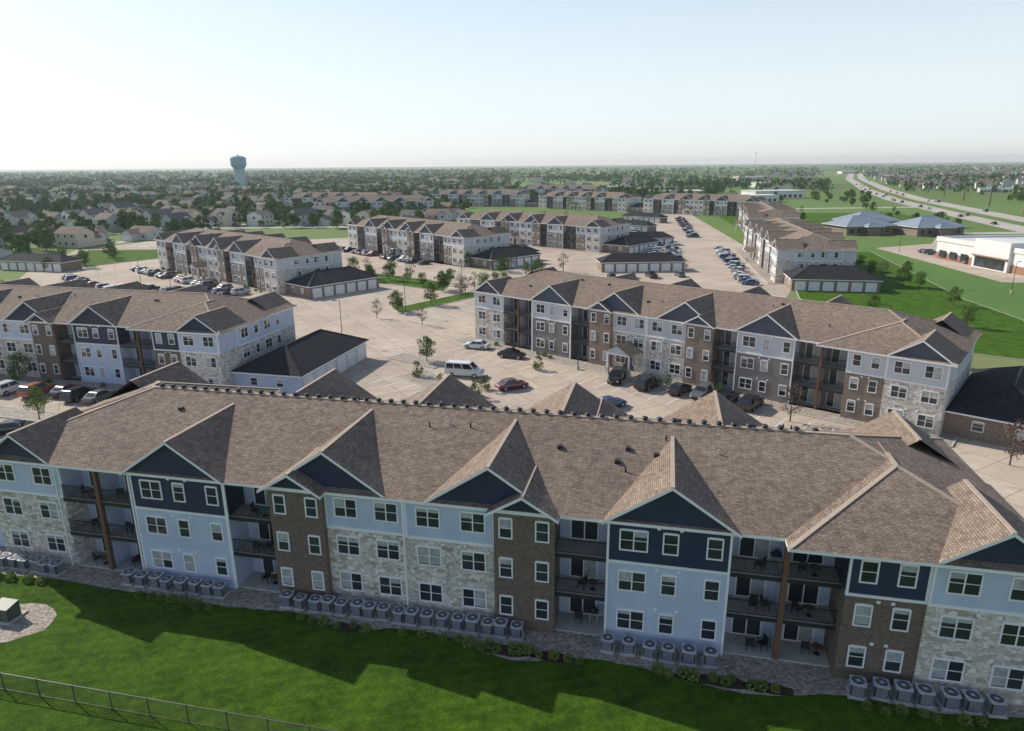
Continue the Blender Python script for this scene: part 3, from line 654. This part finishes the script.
for i in range(-26,40):
    for j in range(-2,22):
        u=-20+i*21+random.uniform(-3,3); vrow=180+ (j//2)*76+(j%2)*31+random.uniform(-2,2)
        x=u*ca-vrow*sa*1-260; y=u*sa+vrow*ca+40+36*math.sin(u*.012)
        if y<225 or y>780 or abs(x)>.80*y+40 or insite(x,y): continue
        if nearapt(x,y): continue
        if x>-30 and y<600 : continue
        if x>100: continue
        if random.random()<.18: continue
        spots.append((x,y)); put("suburban_house",random.choice(HM),(x,y,0),rad(-24+(180 if j%2==0 else 0)+random.choice([0,0,0,90,-90])+random.uniform(-14,14)))
for j in range(-1,11):
    p=[];vrow=180+j*76+15.5
    for i in range(-50,80): u=i*9.5; p.append((u*ca-vrow*sa-260,u*sa+vrow*ca+40+36*math.sin(u*.012)))
    q=[z for z in p if z[1]>200 and not insite(*z) and z[0]<100]
    if len(q)>3: ribbon("residential_street",q,8,ROAD,.006)
def clear(x,y):
    for a,b_ in spots:
        if abs(a-x)<7 and abs(b_-y)<7: return False
    return True
cnt=0
while cnt<1500:
    y=235+(random.random()**.9)*530; x=random.uniform(-.82*y-30,.3*y)
    if insite(x,y) or not clear(x,y) : continue
    cnt+=1
    t_=random.random()
    put("pine_tree" if t_<.15 else "deciduous_tree",T_pine if t_<.15 else random.choice(T_med),(x,y,0),random.uniform(0,6),sc=random.uniform(.45,1.1))
for k in range(190):
    y=random.uniform(280,700);x=random.uniform(.3*y,.78*y)
    if abs(x-(150+.36*(y-120)+35))<45 and y<800: continue
    if insite(x,y) and random.random()<.8: continue
    put("deciduous_tree",random.choice(T_med),(x,y,0),random.uniform(0,6),sc=random.uniform(.4,.9))
# distant mass
DL=leafmat("distant_foliage",(.035,.08,.018),(.075,.14,.032),(.14,.21,.06))
def mass(name,n,y0,y1,mat,leaves,hs,seed,pw=1.0):
    r=random.Random(seed); m=MB(); cnt=0
    while cnt<n:
        y=y0+(y1-y0)*r.random()**pw; x=r.uniform(-.85*y,.85*y)
        s=math.sin(x*.011+y*.004)+math.sin(x*.0037-y*.009+2)+math.sin(y*.021+x*.002)
        if s+r.gauss(0,.7)<(-.5 if x<0 else .9): continue
        if abs(x-(395+.43*(y-784)))<40 : continue
        cnt+=1; H_=hs*r.uniform(.6,1.3); W_=H_*.55
        for k in range(leaves):
            d=Vector((r.gauss(0,1),r.gauss(0,1),r.gauss(0,1))).normalized()
            quadleaf(m,Vector((x+d.x*W_*.8,y+d.y*W_*.8,H_*.5+d.z*H_*.42)),H_*.22,mat,r)
    put(name,m.mesh(name,uv=False))
mass("distant_trees",3000,700,1500,DL,26,8.5,31)
mass("distant_trees",3600,1300,4500,DL,14,12,32,1.3)
mh=MB(); r=random.Random(44)
for k in range(1800):
    y=780+2600*r.random()**1.4; x=r.uniform(-.85*y,.85*y)
    if abs(x-(395+.43*(y-784)))<50: continue
    if 0<x<.35*y and r.random()<.85: continue
    w=r.uniform(6,9);d=r.uniform(5,6);h=r.choice([3,5.5]);W=r.choice(HW);RM=r.choice([GROOF,ROOF,GROOF])
    a=r.choice([-.42,1.15]);c,s=math.cos(a),math.sin(a);mh.T=lambda X,Y,Z:(x+X*c-Y*s,y+X*s+Y*c,Z)
    mh.box(-w,w,-d,d,0,h,W);mh.poly([(-w-.5,-d-.5,h),(w+.5,-d-.5,h),(w+.5,0,h+3),(-w-.5,0,h+3)],RM);mh.poly([(-w-.5,d+.5,h),(w+.5,d+.5,h),(w+.5,0,h+3),(-w-.5,0,h+3)],RM);mh.poly([(-w,-d,h),(-w,d,h),(-w,0,h+2.8)],W);mh.poly([(w,-d,h),(w,d,h),(w,0,h+2.8)],W)
mh.T=None; put("distant_houses",mh.mesh("distant_houses"))
# ---------------------------------------------------------------- water tower
TW=simple("tower_paint",(.20,.34,.42),.5,var=.05,scale=.05); TW2=simple("tower_paint_pale",(.40,.52,.58),.5,var=.05,scale=.05); wt=MB()
prof=[(0,8.5),(3,7.2),(27,6.8),(30,8.2),(32,10),(33.5,10.6),(42,10.6),(43.5,9.8),(45,6.5),(45.8,2),(46,0.05)]
for (z0,r0),(z1,r1) in zip(prof[:-1],prof[1:]): wt.cyl(0,0,z0,z1,r0,r1,TW2 if z0<27 else TW,28,False)
for k in range(14):
    a=k*math.pi/7; wt.beam((7.1*math.cos(a),7.1*math.sin(a),1),(6.85*math.cos(a),6.85*math.sin(a),28),.5,TW)
wt.cyl(0,0,45.8,47.4,.8,.8,TW2,10)
put("water_tower",wt.mesh("water_tower"),(-380,1000,-1))
# ---------------------------------------------------------------- commercial buildings
cb=MB(); WB=simple("commercial_white",(.7,.7,.68),.6,var=.06,scale=.2); RB=simple("commercial_brick",(.3,.16,.11),.8); MR=simple("membrane_roof",(.62,.62,.6),.7,var=.1,scale=.1)
cb.box(0,70,0,42,0,2.2,RB);cb.box(0,70,0,42,2.2,6.2,WB)
for x0,x1,y0,y1 in((0,70,-.3,.4),(0,70,41.6,42.3),(-.3,.4,-.3,42.3),(69.6,70.3,-.3,42.3)): cb.box(x0,x1,y0,y1,5.6,7.0,WB)
cb.poly([(.4,.4,6.4),(69.6,.4,6.4),(69.6,41.6,6.4),(.4,41.6,6.4)],MR); cb.box(-1,6,10,24,0,8.2,WB); cb.box(-1.05,-1,11,23,.3,3.2,GLASS); cb.box(-1.6,-1,10,24,3.4,3.7,RB)
for k in range(7): cb.box(10+k*8,12.5+k*8,12+(k%3)*8,14.5+(k%3)*8,6.4,7.8,ACG)
for k in range(8): cb.box(3+k*8,7+k*8,-.36,-.3,.8,2.9,GLASS)
for k in range(3): cb.box(-.36,-.3,27+k*5,30+k*5,.8,2.9,GLASS)
put("commercial_building",cb.mesh("commercial_building"),(139,180,0),rad(3))
mr=simple("grey_metal_roof",(.30,.35,.39),.5,metal=.2,var=.08,scale=.2)
ofc=MB(); ofc.box(-11,11,-8,8,0,3.6,TBRICK); hip(ofc,ofc,-12,12,-9,9,3.8,.42,mr); ofc.box(-3,3,-11,-8,0,3,TBRICK); hip(ofc,ofc,-4,4,-12,-6,3.7,.5,mr)
for k in range(6):
    if k not in(2,3): ofc.box(-9.5+k*3.4,-7.7+k*3.4,-8.06,-8,.9,2.6,GLASS)
ofm=ofc.mesh("office_building")
for x,y,a in((152,305,10),(178,298,10),(168,330,10)): put("office_building",ofm,(x,y,0),rad(a))
fl=MB(); fl.box(-22,22,-12,12,0,5.5,WB); fl.box(-22.3,22.3,-12.3,12.3,5.5,6.3,HW[1]); fl.poly([(-22,-12,6.31),(22,-12,6.31),(22,12,6.31),(-22,12,6.31)],MR)
for k in range(9): fl.box(-20+k*4.6,-17.5+k*4.6,-12.06,-12,.8,3.2,GLASS)
flm=fl.mesh("warehouse")
for x,y,a in((230,620,10),(150,640,-5),(190,560,5),(330,900,15),(120,820,0),(560,900,-20),(480,700,-25),(420,1250,0),(250,1500,10),(700,1300,0),(-150,1300,5),(900,1900,5),(400,2100,0)): put("warehouse",flm,(x,y,0),rad(a),sc=random.uniform(.6,1.1))
# ---------------------------------------------------------------- lamps & poles
lp=MB(); lp.cyl(0,0,0,.7,.25,.25,CONC,10); lp.cyl(0,0,.7,7.5,.07,.05,DARK,8); lp.beam((0,0,7.4),(.9,0,7.5),.06,DARK); lp.box(.6,1.3,-.16,.16,7.42,7.54,DARK)
lpm=lp.mesh("street_lamp")
for x,y in((-30,118),(-22,140),(-12,165),(10,100),(-75,150),(-95,175),(40,215),(52,260),(-58,120),(62,110),(-40,225),(-5,190),(118,160),(135,240),(150,200),(-90,84)): put("street_lamp",lpm,(x,y,.01),random.uniform(0,6))
up=MB(); up.cyl(0,0,0,22,.45,.2,BARK,8); up.beam((-2.5,0,19),(2.5,0,19),.25,BARK); up.beam((-2,0,16.5),(2,0,16.5),.25,BARK)
upm=up.mesh("utility_pole")
for i in range(12):
    y=330+i*75; put("utility_pole",upm,(205+.40*(y-230)+22,y,0),.3)
cell=MB()
cell.cyl(0,0,0,60,.8,.3,ACG,8); cell.box(-1.5,1.5,-1.5,1.5,54,57,ACG); put("cell_tower",cell.mesh("cell_tower"),(720,2100,0))
# ---------------------------------------------------------------- haze
hz=bpy.data.materials.new("air_haze"); hz.use_nodes=True; hn=hz.node_tree; hn.nodes.clear()
vo=hn.nodes.new("ShaderNodeVolumeScatter"); vo.inputs["Color"].default_value=(.78,.91,1,1); vo.inputs["Density"].default_value=.0001; vo.inputs["Anisotropy"].default_value=.3
ho=hn.nodes.new("ShaderNodeOutputMaterial"); hn.links.new(vo.outputs[0],ho.inputs["Volume"])
hm=MB(); hm.box(-9000,9000,-350,15500,-1,110,hz); put("haze",hm.mesh("haze",uv=False))
# ---------------------------------------------------------------- light, world, camera
EL,AZ=33,-55
w=bpy.data.worlds.new("World"); scene.world=w; w.use_nodes=True
nn=w.node_tree; bg=nn.nodes["Background"]; sk=nn.nodes.new("ShaderNodeTexSky"); sk.sky_type='NISHITA'; sk.sun_disc=False; sk.sun_elevation=rad(EL); sk.sun_rotation=rad(AZ); sk.air_density=.9; sk.dust_density=.8; sk.ozone_density=2.5; sk.altitude=0
tcw=nn.nodes.new("ShaderNodeTexCoord"); spw=nn.nodes.new("ShaderNodeSeparateXYZ"); nn.links.new(tcw.outputs["Generated"],spw.inputs[0])
fac=ramp(nn,spw.outputs[2],[(0,(.80,)*3),(.10,(.74,)*3),(.24,(.5,)*3),(.4,(.08,)*3),(1,(.0,)*3)])
hx=mul(nn,sk.outputs[0],(7.0,7.7,7.9),fac,'MIX')
nn.links.new(hx,bg.inputs[0]); bg.inputs[1].default_value=.135
sd=bpy.data.lights.new("sun",'SUN'); sd.energy=5; sd.angle=rad(.5); sd.color=(1,.93,.82); so=link(bpy.data.objects.new("sun",sd))
s=Vector((math.sin(rad(AZ))*math.cos(rad(EL)),math.cos(rad(AZ))*math.cos(rad(EL)),math.sin(rad(EL)))); so.rotation_euler=s.to_track_quat('Z','Y').to_euler(); so.location=(0,0,80)
cam=bpy.data.cameras.new("camera"); co=link(bpy.data.objects.new("camera",cam)); scene.camera=co
cam.sensor_width=36; cam.lens=36*686/1024; cam.clip_end=40000; cam.clip_start=.5
M=Matrix.Rotation(rad(90-16.33),4,'X')@Matrix.Rotation(rad(-.45),4,'Z'); M.translation=(0,0,30); co.matrix_world=M
scene.view_settings.view_transform='Standard'; scene.view_settings.look='None'; scene.view_settings.exposure=0
